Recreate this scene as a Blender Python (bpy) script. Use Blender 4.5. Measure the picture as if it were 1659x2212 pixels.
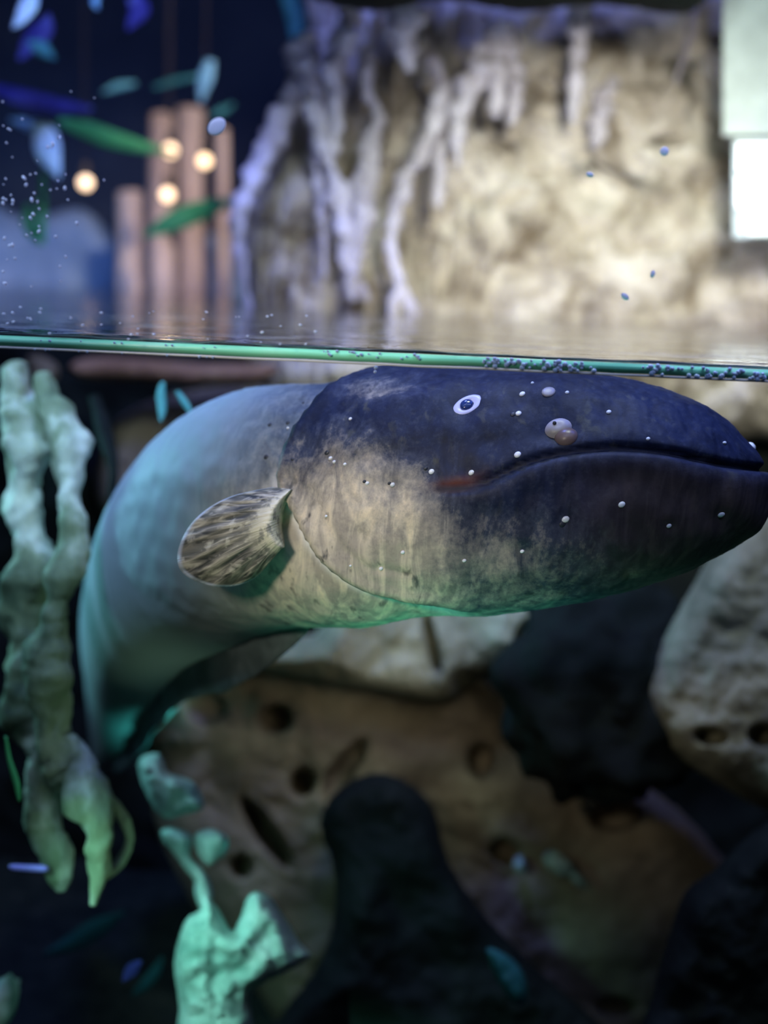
import bpy, bmesh, math, random
import numpy as np
from mathutils import Vector, Matrix, noise
from mathutils.bvhtree import BVHTree
random.seed(7)
for o in list(bpy.data.objects): bpy.data.objects.remove(o)
scene = bpy.context.scene
COL = scene.collection
R = math.radians

# ---------------------------------------------------------------- camera
CAM_H = 0.0193
PITCH = 11.5
ROLL = 2.55
LENS = 26.27
cam_d = bpy.data.cameras.new('camera'); cam = bpy.data.objects.new('camera', cam_d); COL.objects.link(cam)
cam_d.sensor_fit = 'VERTICAL'; cam_d.sensor_height = 24; cam_d.sensor_width = 18; cam_d.lens = LENS
CM = Matrix.Translation((0, 0, CAM_H)) @ Matrix.Rotation(R(90 - PITCH), 4, 'X') @ Matrix.Rotation(R(ROLL), 4, 'Z')
cam.matrix_world = CM
cam_d.clip_start = 0.01
cam_d.dof.use_dof = True; cam_d.dof.focus_distance = 0.340; cam_d.dof.aperture_fstop = 3.6
scene.camera = cam
F = LENS / 24 * 2212

# ---------------------------------------------------------------- colour management, world
scene.view_settings.view_transform = 'Standard'
scene.view_settings.look = 'None'
scene.view_settings.exposure = 0.0
scene.view_settings.gamma = 1.0
scene.view_settings.use_curve_mapping = False
w = bpy.data.worlds.new('world'); scene.world = w; w.use_nodes = True
w.node_tree.nodes['Background'].inputs[0].default_value = (0.35, 0.55, 0.9, 1)
w.node_tree.nodes['Background'].inputs[1].default_value = 0.012

def at(px, py, D):
    return CM @ Vector(((px - 829.5) / F * D, -(py - 1106) / F * D, -D))
CMI = CM.inverted()
def proj(p):
    c = CMI @ p
    return (829.5 + F * c.x / -c.z, 1106 - F * c.y / -c.z)

def lamp(kind, name, loc, target, energy, color, size=0.1, spot=40, blend=0.8, size_y=None):
    d = bpy.data.lights.new(name, kind); o = bpy.data.objects.new(name, d); COL.objects.link(o)
    o.location = loc
    o.rotation_euler = (Vector(target) - Vector(loc)).to_track_quat('-Z', 'Y').to_euler()
    d.energy = energy; d.color = color
    if kind == 'AREA':
        d.size = size
        if size_y: d.shape = 'RECTANGLE'; d.size_y = size_y
    if kind == 'SPOT': d.spot_size = R(spot); d.spot_blend = blend; d.shadow_soft_size = size
    if kind == 'POINT': d.shadow_soft_size = size
    return o

# coloured lamps, all out of sight; the fills are added for their effect
lamp('SPOT', 'warm_wall_spot', (0.12, 0.20, 0.17), at(1310, 690, 0.8), 23, (1.0, 0.92, 0.82), 0.03, 46, 0.9)
lamp('AREA', 'right_white_lamp', (0.06, 0.35, 0.36), at(1560, 560, 0.8), 1.6, (0.88, 1.0, 0.95), 0.12)
lamp('AREA', 'violet_top_lamp', (-0.10, 0.50, 0.46), at(850, 200, 0.76), 3.6, (0.20, 0.26, 1.0), 0.10)
lamp('SPOT', 'blue_left_spot', (-0.60, 0.60, 0.40), at(60, 620, 1.4), 14, (0.2, 0.42, 1.0), 0.05, 40, 1.0)
lamp('SPOT', 'warm_post_fill', (0.1, 0.7, 0.6), at(370, 600, 1.3), 34, (1.0, 0.74, 0.58), 0.03, 38, 1.0)  # added, unseen; gives the posts the bulbs' warm light
lamp('SPOT', 'blue_body_lamp', (-0.27, 0.24, 0.24), at(350, 980, 0.48), 14, (0.42, 0.66, 1.0), 0.07, 44, 1.0)
lamp('SPOT', 'cheek_spot', (-0.14, 0.05, 0.06), at(770, 1150, 0.35), 3.2, (1.0, 0.86, 0.74), 0.02, 30, 1.0)
lamp('SPOT', 'teal_floor_lamp', (-0.13, 0.34, -0.17), at(455, 2020, 0.50), 1.7, (0.40, 0.95, 0.85), 0.03, 46, 1.0)
lamp('SPOT', 'cyan_rim_lamp', (-0.40, 0.64, -0.02), at(150, 1200, 0.54), 4.5, (0.30, 0.88, 1.0), 0.03, 60, 1.0)
lamp('SPOT', 'green_root_lamp', (0.00, 0.33, -0.30), at(70, 1380, 0.47), 0.38, (0.66, 1.0, 0.74), 0.02, 42, 1.0)
lamp('SPOT', 'green_chin_lamp', (0.03, 0.26, -0.24), at(1120, 1180, 0.36), 1.5, (0.16, 0.9, 0.62), 0.04, 58, 1.0)
lamp('SPOT', 'cyan_tail_spot', (-0.02, 0.46, -0.26), at(320, 1500, 0.63), 2.2, (0.1, 0.9, 0.95), 0.02, 26, 1.0)
lamp('SPOT', 'rock_spot', (0.04, 0.47, -0.13), at(620, 1490, 0.72), 0.36, (1.0, 0.94, 0.78), 0.03, 70, 1.0)
lamp('SPOT', 'rock_spot', (0.26, 0.42, 0.02), at(1640, 1350, 0.62), 0.2, (0.95, 0.95, 0.65), 0.03, 50, 1.0)
lamp('AREA', 'navy_head_lamp', (0.16, 0.34, 0.16), at(1350, 900, 0.36), 0.28, (0.05, 0.12, 1.0), 0.12)
lamp('AREA', 'waterline_fill', (0.0, 0.20, 0.15), (0.0, 0.322, 0), 0.36, (0.45, 0.52, 1.0), 0.5, size_y=0.02)  # unseen fill added to brighten the meniscus and bubbles
lamp('AREA', 'front_fill', (-0.1, -0.3, 0.7), (0, 0.32, 0), 0.7, (0.75, 0.85, 1.0), 0.5)  # unseen fill added on the camera side to lift the waterline

# ---------------------------------------------------------------- helpers
def tag(o, label=None, cat=None, group=None, kind=None):
    if label: o['label'] = label
    if cat: o['category'] = cat
    if group: o['group'] = group
    if kind: o['kind'] = kind
    return o

def link(name, verts, faces, mat, parent=None, smooth=True):
    me = bpy.data.meshes.new(name); me.from_pydata([tuple(v) for v in verts], [], faces); me.update()
    bm = bmesh.new(); bm.from_mesh(me); bmesh.ops.recalc_face_normals(bm, faces=bm.faces); bm.to_mesh(me); bm.free()
    if smooth: me.polygons.foreach_set('use_smooth', [True] * len(me.polygons))
    o = bpy.data.objects.new(name, me); COL.objects.link(o); me.materials.append(mat)
    if parent: o.parent = parent; o.matrix_parent_inverse = parent.matrix_basis.inverted()
    return o

def empty(name, loc):
    o = bpy.data.objects.new(name, None); COL.objects.link(o); o.location = loc; o.empty_display_size = 0.01
    return o

def mat_new(name):
    m = bpy.data.materials.new(name); m.use_nodes = True
    nt = m.node_tree; return m, nt, nt.nodes['Principled BSDF']

def mixrgb(nt, fac, a, b, mode='MIX'):
    n = nt.nodes.new('ShaderNodeMix'); n.data_type = 'RGBA'; n.blend_type = mode
    for k, v in (('Factor', fac), ('A', a), ('B', b)):
        s = n.inputs[0] if k == 'Factor' else n.inputs[6 if k == 'A' else 7]
        if isinstance(v, (int, float)): s.default_value = v
        elif isinstance(v, (tuple, list)): s.default_value = (*v, 1) if len(v) == 3 else v
        else: nt.links.new(v, s)
    return n.outputs[2]

def ramp(nt, src, stops):
    n = nt.nodes.new('ShaderNodeValToRGB'); nt.links.new(src, n.inputs[0])
    e = n.color_ramp.elements
    while len(e) < len(stops): e.new(0.5)
    for k, (p, c) in enumerate(stops):
        e[k].position = p; e[k].color = (*c, 1) if isinstance(c, (tuple, list)) else (c, c, c, 1)
    return n.outputs[0]

def tnoise(nt, scale, detail=6, rough=0.6, dist=0.0, stretch=None):
    tc = nt.nodes.new('ShaderNodeTexCoord'); src = tc.outputs['Object']
    if stretch:
        mp = nt.nodes.new('ShaderNodeMapping'); mp.inputs['Scale'].default_value = stretch
        nt.links.new(src, mp.inputs[0]); src = mp.outputs[0]
    n = nt.nodes.new('ShaderNodeTexNoise'); nt.links.new(src, n.inputs['Vector'])
    n.inputs['Scale'].default_value = scale; n.inputs['Detail'].default_value = detail
    n.inputs['Roughness'].default_value = rough; n.inputs['Distortion'].default_value = dist
    return n.outputs[0]

def tvor(nt, scale, feature='F1'):
    tc = nt.nodes.new('ShaderNodeTexCoord')
    n = nt.nodes.new('ShaderNodeTexVoronoi'); nt.links.new(tc.outputs['Object'], n.inputs['Vector'])
    n.inputs['Scale'].default_value = scale; n.feature = feature
    return n.outputs[0]

def bump(nt, bsdf, h, strength=0.5, dist=0.002):
    b = nt.nodes.new('ShaderNodeBump'); b.inputs['Strength'].default_value = strength; b.inputs['Distance'].default_value = dist
    nt.links.new(h, b.inputs['Height']); nt.links.new(b.outputs[0], bsdf.inputs['Normal'])

def rockmat(name, c1, c2, c3, scale=18, rough=0.8, bs=0.7, bd=0.004, stretch=None, spots=None):
    m, nt, p = mat_new(name)
    n1 = tnoise(nt, scale, 8, 0.65, 0.4, stretch)
    col = ramp(nt, n1, [(0.33, c1), (0.5, c2), (0.68, c3)])
    if spots:
        sc, lo, hi, sc_col = spots
        f = ramp(nt, tnoise(nt, sc, 4, 0.6, 0.8), [(lo, 0.0), (hi, 1.0)])
        col = mixrgb(nt, f, col, sc_col)
    p.inputs['Specular IOR Level'].default_value = 0.12 if max(c3) < 0.5 else 0.3
    nt.links.new(col, p.inputs['Base Color']); p.inputs['Roughness'].default_value = rough
    bump(nt, p, tnoise(nt, scale * 2.2, 8, 0.7, 0.2, stretch), bs, bd)
    return m

def plain(name, c, rough=0.5, emit=None, strength=0, spec=0.5):
    m, nt, p = mat_new(name)
    f = tnoise(nt, 60, 3)
    col = ramp(nt, f, [(0.3, tuple(x * 0.82 for x in c)), (0.7, tuple(min(1, x * 1.15) for x in c))])
    nt.links.new(col, p.inputs['Base Color']); p.inputs['Roughness'].default_value = rough
    p.inputs['Specular IOR Level'].default_value = spec
    if emit: p.inputs['Emission Color'].default_value = (*emit, 1); p.inputs['Emission Strength'].default_value = strength
    return m

def clearmat(name, ior, tint=(1, 1, 1), rough=0.0, film=None, bumpy=None):
    m = bpy.data.materials.new(name); m.use_nodes = True; nt = m.node_tree
    nt.nodes.remove(nt.nodes['Principled BSDF'])
    out = nt.nodes['Material Output']
    tr = nt.nodes.new('ShaderNodeBsdfTransparent'); tr.inputs[0].default_value = (*tint, 1)
    gl = nt.nodes.new('ShaderNodeBsdfGlossy'); gl.inputs['Roughness'].default_value = rough
    fr = nt.nodes.new('ShaderNodeFresnel'); fr.inputs[0].default_value = ior
    mx = nt.nodes.new('ShaderNodeMixShader')
    nt.links.new(fr.outputs[0], mx.inputs[0]); nt.links.new(tr.outputs[0], mx.inputs[1]); nt.links.new(gl.outputs[0], mx.inputs[2])
    if bumpy:
        b = nt.nodes.new('ShaderNodeBump'); b.inputs['Strength'].default_value = bumpy[1]; b.inputs['Distance'].default_value = bumpy[2]
        nt.links.new(tnoise(nt, bumpy[0], 5, 0.6, 0.5, (0.35, 1, 1)), b.inputs['Height'])
        nt.links.new(b.outputs[0], gl.inputs['Normal']); nt.links.new(b.outputs[0], fr.inputs['Normal'])
    last = mx.outputs[0]
    if film:
        col, sc, lo, hi, mx_f = film
        df = nt.nodes.new('ShaderNodeBsdfDiffuse'); df.inputs[0].default_value = (*col, 1)
        f = ramp(nt, tnoise(nt, sc, 6, 0.6, 1.0, (0.4, 1, 1)), [(lo, 0.0), (hi, mx_f)])
        m2 = nt.nodes.new('ShaderNodeMixShader'); nt.links.new(f, m2.inputs[0]); nt.links.new(last, m2.inputs[1]); nt.links.new(df.outputs[0], m2.inputs[2])
        last = m2.outputs[0]
    nt.links.new(last, out.inputs[0])
    return m

def fbm(p, oct=5, lac=2.1, gain=0.5):
    return noise.fractal(p, 1.0, lac, oct)

def catmull(P, n, closed=False):
    P = [np.array(p, float) for p in P]; out = []
    N = len(P)
    for i in range(N if closed else N - 1):
        if closed: a, b, c, d = P[(i - 1) % N], P[i], P[(i + 1) % N], P[(i + 2) % N]
        else:
            a = P[i - 1] if i > 0 else 2 * P[0] - P[1]
            b, c = P[i], P[i + 1]
            d = P[i + 2] if i + 2 < N else 2 * P[-1] - P[-2]
        for k in range(n):
            t = k / n
            out.append(0.5 * (2 * b + (c - a) * t + (2 * a - 5 * b + 4 * c - d) * t * t + (-a + 3 * b - 3 * c + d) * t ** 3))
    if not closed: out.append(P[-1])
    return out

def box(name, c, s, mat, parent=None, smooth=False):
    x, y, z = c; a, b, d = s[0] / 2, s[1] / 2, s[2] / 2
    v = [(x + i * a, y + j * b, z + k * d) for i in (-1, 1) for j in (-1, 1) for k in (-1, 1)]
    f = [(0, 1, 3, 2), (4, 6, 7, 5), (0, 4, 5, 1), (2, 3, 7, 6), (0, 2, 6, 4), (1, 5, 7, 3)]
    return link(name, v, f, mat, parent, smooth)

def tube_mesh(pts, rad, seg=14, lump=0.0, lsc=60, seed=0, sub=8):
    P = catmull([(*p, r) for p, r in zip(pts, rad)], sub)
    V = []; Fc = []
    prev = None
    for i, q in enumerate(P):
        c = Vector(q[:3]); r = max(q[3], 1e-4)
        a = Vector(P[max(i - 1, 0)][:3]); b = Vector(P[min(i + 1, len(P) - 1)][:3])
        t = (b - a).normalized()
        if prev is None: u = t.orthogonal().normalized()
        else: u = (prev - t * prev.dot(t)).normalized()
        prev = u; v = t.cross(u)
        for k in range(seg):
            an = 2 * math.pi * k / seg
            d = u * math.cos(an) + v * math.sin(an)
            p = c + d * r
            rr = r * (1 + lump * fbm(p * lsc + Vector((seed, seed * 2, 0)), 4))
            V.append(c + d * rr)
    n = len(P)
    for i in range(n - 1):
        for k in range(seg):
            k2 = (k + 1) % seg
            Fc.append((i * seg + k, i * seg + k2, (i + 1) * seg + k2, (i + 1) * seg + k))
    V.append(Vector(P[0][:3])); V.append(Vector(P[-1][:3]))
    for k in range(seg):
        k2 = (k + 1) % seg
        Fc.append((len(V) - 2, k2, k)); Fc.append((len(V) - 1, (n - 1) * seg + k, (n - 1) * seg + k2))
    return V, Fc

def join(parts):
    V = []; Fc = []
    for v, f in parts:
        b = len(V); V += list(v); Fc += [tuple(i + b for i in q) for q in f]
    return V, Fc

def px_tube(pts, lump=0.0, lsc=60, seed=0, seg=14, sub=8):
    """pts: (px, py, depth, half width in px)"""
    P = [at(x, y, D) for x, y, D, r in pts]; rr = [r * D / F for x, y, D, r in pts]
    return tube_mesh(P, rr, seg, lump, lsc, seed, sub)

def seg_dist(P, A, B):
    d = B - A; t = np.clip(((P - A) @ d) / max(d @ d, 1e-12), 0, 1)
    q = A + t[:, None] * d
    return np.linalg.norm(P - q, axis=1), q, t

def poly_dist(P, line, closed):
    best = np.full(len(P), 1e9); bq = np.zeros((len(P), 2)); along = np.zeros(len(P))
    n = len(line); acc = 0
    for i in range(n if closed else n - 1):
        A = np.array(line[i], float); B = np.array(line[(i + 1) % n], float)
        d, q, t = seg_dist(P, A, B); m = d < best
        best[m] = d[m]; bq[m] = q[m]; along[m] = acc + t[m] * np.linalg.norm(B - A)
        acc += np.linalg.norm(B - A)
    return best, bq, along

def inside(P, line):
    x, y = P[:, 0], P[:, 1]; r = np.zeros(len(P), bool); n = len(line)
    for i in range(n):
        x1, y1 = line[i]; x2, y2 = line[(i + 1) % n]
        if y1 == y2: continue
        c = ((y1 > y) != (y2 > y)) & (x < (x2 - x1) * (y - y1) / (y2 - y1) + x1)
        r ^= c
    return r

def sstep(a, b, x):
    t = np.clip((x - a) / (b - a), 0, 1); return t * t * (3 - 2 * t)

def solid(outline, D, thick, edge, step=8, amp=0.004, nsc=25, seed=0, holes=(), tilt=(0, 0), smooth_outline=3, ridges=None):
    """closed lump: an outline with real distance, rounded over `edge` px to `thick` m in front of and behind its mid plane"""
    line = catmull([tuple(map(float, p)) for p in outline], smooth_outline, True)
    L = np.array(line)
    x0, y0 = L.min(0) - step; x1, y1 = L.max(0) + step
    nx = int((x1 - x0) / step) + 2; ny = int((y1 - y0) / step) + 2
    gx, gy = np.meshgrid(x0 + np.arange(nx) * step, y0 + np.arange(ny) * step)
    P = np.stack([gx.ravel(), gy.ravel()], 1)
    ins = inside(P, line); d, q, _ = poly_dist(P, line, True)
    use = ins | (d < step * 0.75)
    sn = (~ins) & use
    P[sn] = q[sn]; d[sn] = 0
    close = ins & (d < step * 0.22); P[close] = q[close]; d[close] = 0
    h = np.sqrt(np.clip(1 - (1 - np.clip(d / edge, 0, 1)) ** 2, 0, 1))
    cx, cy = L.mean(0)
    idx = -np.ones(len(P), int); ids = np.where(use)[0]; idx[ids] = np.arange(len(ids))
    front = []; back = []
    for i in ids:
        px, py = P[i]; Dm = D + tilt[0] * (px - cx) / 1000 + tilt[1] * (py - cy) / 1000
        nv = fbm(at(px, py, D) * nsc + Vector((seed * 3.1, seed, 0)), 6) * amp
        dent = 0
        if ridges:
            fx = 1 - float(sstep(ridges[0], ridges[1], px)); wv = px + 0.10 * (py - 300) + 14 * noise.noise(Vector((px / 60, py / 120, 4)))
            dent += ridges[2] * fx * abs(noise.noise(Vector((wv / 26, py / 420, 1)))) * 2
        for hx, hy, rx, ry, ang, dep in holes:
            a = math.radians(ang); u = (px - hx) * math.cos(a) + (py - hy) * math.sin(a); v = -(px - hx) * math.sin(a) + (py - hy) * math.cos(a)
            e = math.hypot(u / rx, v / ry)
            if e < 1.5: dent += dep * (1 - float(sstep(0.7, 1.3, e)))
        hh = float(h[i])
        front.append(at(px, py, Dm - thick * hh + nv * hh * 1.0 + dent))
        back.append(at(px, py, Dm + max(thick * hh, 0) + 0.0005))
    n = len(ids); V = front + back; Fc = []
    G = idx.reshape(ny, nx)
    cen_in = inside(np.stack([gx.ravel() + step / 2, gy.ravel() + step / 2], 1), line).reshape(ny, nx)
    for j in range(ny - 1):
        for i in range(nx - 1):
            c = [G[j, i], G[j, i + 1], G[j + 1, i + 1], G[j + 1, i]]
            c = [k for k in c if k >= 0]
            if len(c) >= 3 and (len(c) == 4 or cen_in[j, i]):
                Fc.append(tuple(c)); Fc.append(tuple(k + n for k in reversed(c)))
    # sew rim
    from collections import Counter
    ec = Counter()
    for f in Fc[::2]:
        for a, b in zip(f, f[1:] + f[:1]): ec[(a, b)] += 1
    for (a, b), c in list(ec.items()):
        if (b, a) not in ec: Fc.append((b, a, a + n, b + n))
    return V, Fc

def blob(px, py, D, rx, ry, rz, amp=0.15, nsc=2.0, seed=0, sub=5, rot=0, boxy=0.0, holes=()):
    bm = bmesh.new(); bmesh.ops.create_icosphere(bm, subdivisions=sub, radius=1)
    c = at(px, py, D); Rm = CM.to_3x3() @ Matrix.Rotation(R(-rot), 3, 'Z')
    ax, ay = rx * D / F, ry * D / F
    V = []; 
    for v in bm.verts:
        n = v.co.copy()
        if boxy: n = Vector([math.copysign(abs(t) ** (1 - boxy), t) for t in n])
        k = 1 + amp * fbm(v.co * nsc + Vector((seed * 7.3, seed * 1.7, 0)), 6)
        q = Vector((n.x * ax * k, n.y * ay * k, n.z * rz * k))
        p = c + Rm @ q
        if holes and v.co.z > 0:
            qx, qy = proj(p)
            for hx, hy, hrx, hry, ang, dep in holes:
                a = math.radians(ang); u = (qx - hx) * math.cos(a) + (qy - hy) * math.sin(a); w_ = -(qx - hx) * math.sin(a) + (qy - hy) * math.cos(a)
                e = math.hypot(u / hrx, w_ / hry)
                if e < 1.4: p = p + (p - Vector((0, 0, CAM_H))).normalized() * dep * (1 - float(sstep(0.6, 1.25, e)))
        V.append(p)
    Fc = [tuple(v.index for v in f.verts) for f in bm.faces]
    bm.free()
    return V, Fc

def blade(pts, seg_w=6, thick=0.0012, fold=0.15):
    """leaf: pts (px,py,D,half width px); closed mesh with a midrib fold"""
    P = catmull(pts, 8); V = []; Fc = []
    rows = len(P)
    for i, q in enumerate(P):
        c = np.array(q[:2]); a = np.array(P[max(i - 1, 0)][:2]); b = np.array(P[min(i + 1, rows - 1)][:2])
        t = (b - a) / (np.linalg.norm(b - a) + 1e-9); nrm = np.array([-t[1], t[0]])
        wv = max(q[3], 0.3)
        for side in (0, 1):
            for k in range(seg_w + 1):
                s = -1 + 2 * k / seg_w
                x, y = c + nrm * wv * s
                dep = q[2] + abs(s) * wv * q[2] / F * fold * 3 + (thick if side else 0) * (1 - s * s + 0.1)
                V.append(at(x, y, dep))
    m = 2 * (seg_w + 1)
    for i in range(rows - 1):
        for k in range(seg_w):
            a = i * m + k; Fc.append((a, a + 1, a + 1 + m, a + m))
            a = i * m + seg_w + 1 + k; Fc.append((a + m, a + m + 1, a + 1, a))
        a = i * m; Fc.append((a, a + m, a + m + seg_w + 1, a + seg_w + 1))
        a = i * m + seg_w; Fc.append((a, a + seg_w + 1, a + m + seg_w + 1, a + m))
    for i in (0, rows - 1):
        for k in range(seg_w):
            a = i * m + k; Fc.append((a, a + 1, a + 1 + seg_w + 1, a + seg_w + 1))
    return V, Fc

# ---------------------------------------------------------------- materials
M_wall = rockmat('dark_painted_wall', (0.012, 0.018, 0.035), (0.018, 0.027, 0.05), (0.03, 0.04, 0.06), 6)
M_haze = rockmat('haze_blue_rock', (0.06, 0.10, 0.17), (0.12, 0.19, 0.30), (0.22, 0.30, 0.42), 5, bs=0.2)  # blue haze is put into this colour
M_sand = rockmat('dark_gravel', (0.01, 0.015, 0.013), (0.02, 0.03, 0.025), (0.04, 0.05, 0.04), 60)
M_rock = rockmat('beige_rock', (0.16, 0.12, 0.075), (0.52, 0.46, 0.37), (0.82, 0.77, 0.68), 24, bs=1.0, bd=0.007,
                 spots=(9, 0.60, 0.70, (0.06, 0.06, 0.05)))
M_brown = rockmat('pitted_brown_rock', (0.09, 0.07, 0.045), (0.20, 0.16, 0.105), (0.32, 0.27, 0.19), 11, bd=0.004)
M_olive = rockmat('olive_beige_rock', (0.07, 0.066, 0.044), (0.22, 0.21, 0.145), (0.36, 0.35, 0.25), 13, bd=0.004)
M_black = rockmat('shade_black_rock', (0.003, 0.004, 0.004), (0.006, 0.009, 0.008), (0.013, 0.018, 0.015), 14)  # near-black colour stands in for underwater shade
M_teal = rockmat('pale_encrusted_rock', (0.10, 0.22, 0.18), (0.35, 0.52, 0.45), (0.70, 0.80, 0.74), 26, bd=0.005)
M_root = rockmat('mossy_root_bark', (0.035, 0.06, 0.03), (0.15, 0.20, 0.12), (0.60, 0.68, 0.58), 22, bd=0.004, stretch=(1, 1, 0.45))
M_lilac = rockmat('pale_aerial_root', (0.20, 0.17, 0.17), (0.40, 0.37, 0.40), (0.64, 0.61, 0.66), 34, bd=0.002, stretch=(1, 1, 0.3))
M_wood = rockmat('brown_timber', (0.20, 0.15, 0.12), (0.40, 0.33, 0.28), (0.58, 0.50, 0.43), 9, stretch=(1, 1, 0.15))
M_leafg = rockmat('green_leaf', (0.02, 0.14, 0.05), (0.05, 0.28, 0.10), (0.12, 0.40, 0.16), 12, rough=0.4, bs=0.2)
M_leafc = rockmat('pale_cyan_leaf', (0.20, 0.42, 0.46), (0.42, 0.66, 0.70), (0.7, 0.85, 0.88), 14, rough=0.45, bs=0.2)
M_leafd = rockmat('dark_leaf', (0.01, 0.05, 0.05), (0.02, 0.10, 0.10), (0.05, 0.20, 0.20), 14, rough=0.4, bs=0.2)
M_leafu = rockmat('teal_leaf', (0.03, 0.10, 0.10), (0.07, 0.24, 0.24), (0.14, 0.36, 0.36), 14, rough=0.5, bs=0.2)
M_leafb = rockmat('dim_blue_leaf', (0.03, 0.10, 0.16), (0.08, 0.22, 0.32), (0.16, 0.36, 0.46), 10, rough=0.5, bs=0.2)
M_violet = rockmat('violet_flower', (0.012, 0.012, 0.08), (0.03, 0.03, 0.16), (0.10, 0.13, 0.32), 20, bs=0.2)
M_bulb = plain('warm_bulb', (1, 0.8, 0.6), 0.4, (1.0, 0.66, 0.40), 3.0)
M_brass = plain('dark_fitting', (0.05, 0.04, 0.03), 0.4)
M_panel = plain('lit_window_pane', (0.9, 0.95, 0.92), 0.4, (0.94, 1.0, 0.93), 1.3)
M_frost = plain('pale_frosted_frame', (0.40, 0.46, 0.44), 0.6)
M_water = clearmat('water_surface', 1.33, (0.97, 1, 0.99), 0.02, film=((0.45, 0.42, 0.36), 70, 0.52, 0.75, 0.35), bumpy=(90, 0.5, 0.002))
M_glass = clearmat('tank_glass', 1.12, (0.985, 1.0, 0.99), 0.0)
M_drop = clearmat('clear_water_drop', 1.55, (0.9, 0.95, 1.0), 0.05)

# ---------------------------------------------------------------- structure
GY = 0.318      # inner face of the front glass
def struct(o): o['kind'] = 'structure'; return o
struct(box('window_1', (0, GY - 0.004, 0.05), (1.6, 0.006, 1.1), M_glass))
struct(box('floor', (0, 0.9, -0.47), (2.4, 1.2, 0.04), M_sand))
struct(box('wall_back', (0, 1.55, 0.2), (3.4, 0.04, 1.8), M_wall))

# water surface: a sheet with real ripples, calm at the back, wrinkled against the glass
V = []; Fc = []
nx, ny = 260, 150
for j in range(ny):
    t = j / (ny - 1); y = GY + 0.0 + (t ** 1.8) * 1.20
    for i in range(nx):
        x = -0.62 + 1.24 * i / (nx - 1)
        if y > 0.86: pass
        near = math.exp(-(y - GY) / 0.035)
        zz = 0.0005 * noise.noise(Vector((x * 22, y * 40, 0))) + near * 0.0010 * fbm(Vector((x * 70, y * 190, 3)), 4) * (1 if x < 0.03 else 0.4)
        zz += 0.0012 * math.exp(-(y - GY) / 0.0025)
        V.append((x, y, zz))
for j in range(ny - 1):
    for i in range(nx - 1):
        a = j * nx + i; Fc.append((a, a + 1, a + nx + 1, a + nx))
ws = link('water_surface', V, Fc, M_water); tag(ws, 'still water surface with a rippled scummy edge against the glass', 'water')

# meniscus: band coloured green for refracted light, pale lower lip where the water meets the pane
def sweep_x(prof, x0, x1, n, wob, seed):
    V = []; Fc = []; m = len(prof)
    for i in range(n):
        x = x0 + (x1 - x0) * i / (n - 1)
        k = 1 + wob * noise.noise(Vector((x * 60, seed, 0)))
        for (y, z) in prof: V.append((x, GY + 0.0014 + y, z * k))
    for i in range(n - 1):
        for k in range(m):
            k2 = (k + 1) % m
            Fc.append((i * m + k, i * m + k2, (i + 1) * m + k2, (i + 1) * m + k))
    Fc.append(tuple(range(m))); Fc.append(tuple((n - 1) * m + k for k in range(m)))
    return V, Fc
M_men, nt, p = mat_new('refracted_green_meniscus')
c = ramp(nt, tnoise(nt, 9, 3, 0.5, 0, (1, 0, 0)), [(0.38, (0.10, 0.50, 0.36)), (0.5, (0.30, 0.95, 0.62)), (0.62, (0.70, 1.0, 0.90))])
nt.links.new(c, p.inputs['Base Color']); p.inputs['Roughness'].default_value = 0.25
men = empty('meniscus', (0, GY, 0)); tag(men, 'bright green meniscus line of the water along the glass', 'waterline')
v, f = sweep_x([(0.0002, -0.0026), (0.0008, -0.0021), (0.0014, -0.0012), (0.0017, -0.0003), (0.0012, 0.0002), (0.0002, 0.0003)], -0.3, 0.3, 300, 0.15, 1)
link('green_band', v, f, M_men, men)
M_dark = plain('dark_waterline', (0.01, 0.025, 0.03), 0.3)
v, f = sweep_x([(0.0002, 0.0004), (0.0012, 0.0004), (0.0015, 0.0010), (0.0002, 0.0012)], -0.3, 0.3, 300, 0.35, 5)
link('dark_upper_line', v, f, M_dark, men)
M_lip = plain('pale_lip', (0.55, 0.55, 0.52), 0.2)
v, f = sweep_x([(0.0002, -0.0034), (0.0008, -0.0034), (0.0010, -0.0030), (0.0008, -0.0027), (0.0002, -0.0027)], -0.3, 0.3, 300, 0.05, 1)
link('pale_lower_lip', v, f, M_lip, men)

# ---------------------------------------------------------------- beige rock wall above the water
out = [(690, -160), (668, 60), (640, 150), (596, 250), (548, 350), (512, 440), (508, 520), (530, 620), (548, 720), (560, 860), (900, 900), (1300, 910), (1850, 930), (1900, 400), (1880, -160), (1300, -200)]
hol = [(1085, 315, 34, 10, 20, 0.012), (1270, 345, 34, 12, 40, 0.010), (1190, 375, 60, 8, -8, 0.008), (1110, 425, 40, 12, -25, 0.010), (1450, 305, 60, 9, -5, 0.008), (930, 515, 45, 7, 12, 0.008), (1330, 385, 40, 9, 30, 0.008)]
v, f = solid(out, 0.88, 0.075, 130, 5, 0.026, 18, 3, hol, smooth_outline=4, ridges=(850, 1250, 0.016))
tag(link('rock_face', v, f, M_rock), 'rough beige rock face lit warm above the waterline', 'rock')

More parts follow.
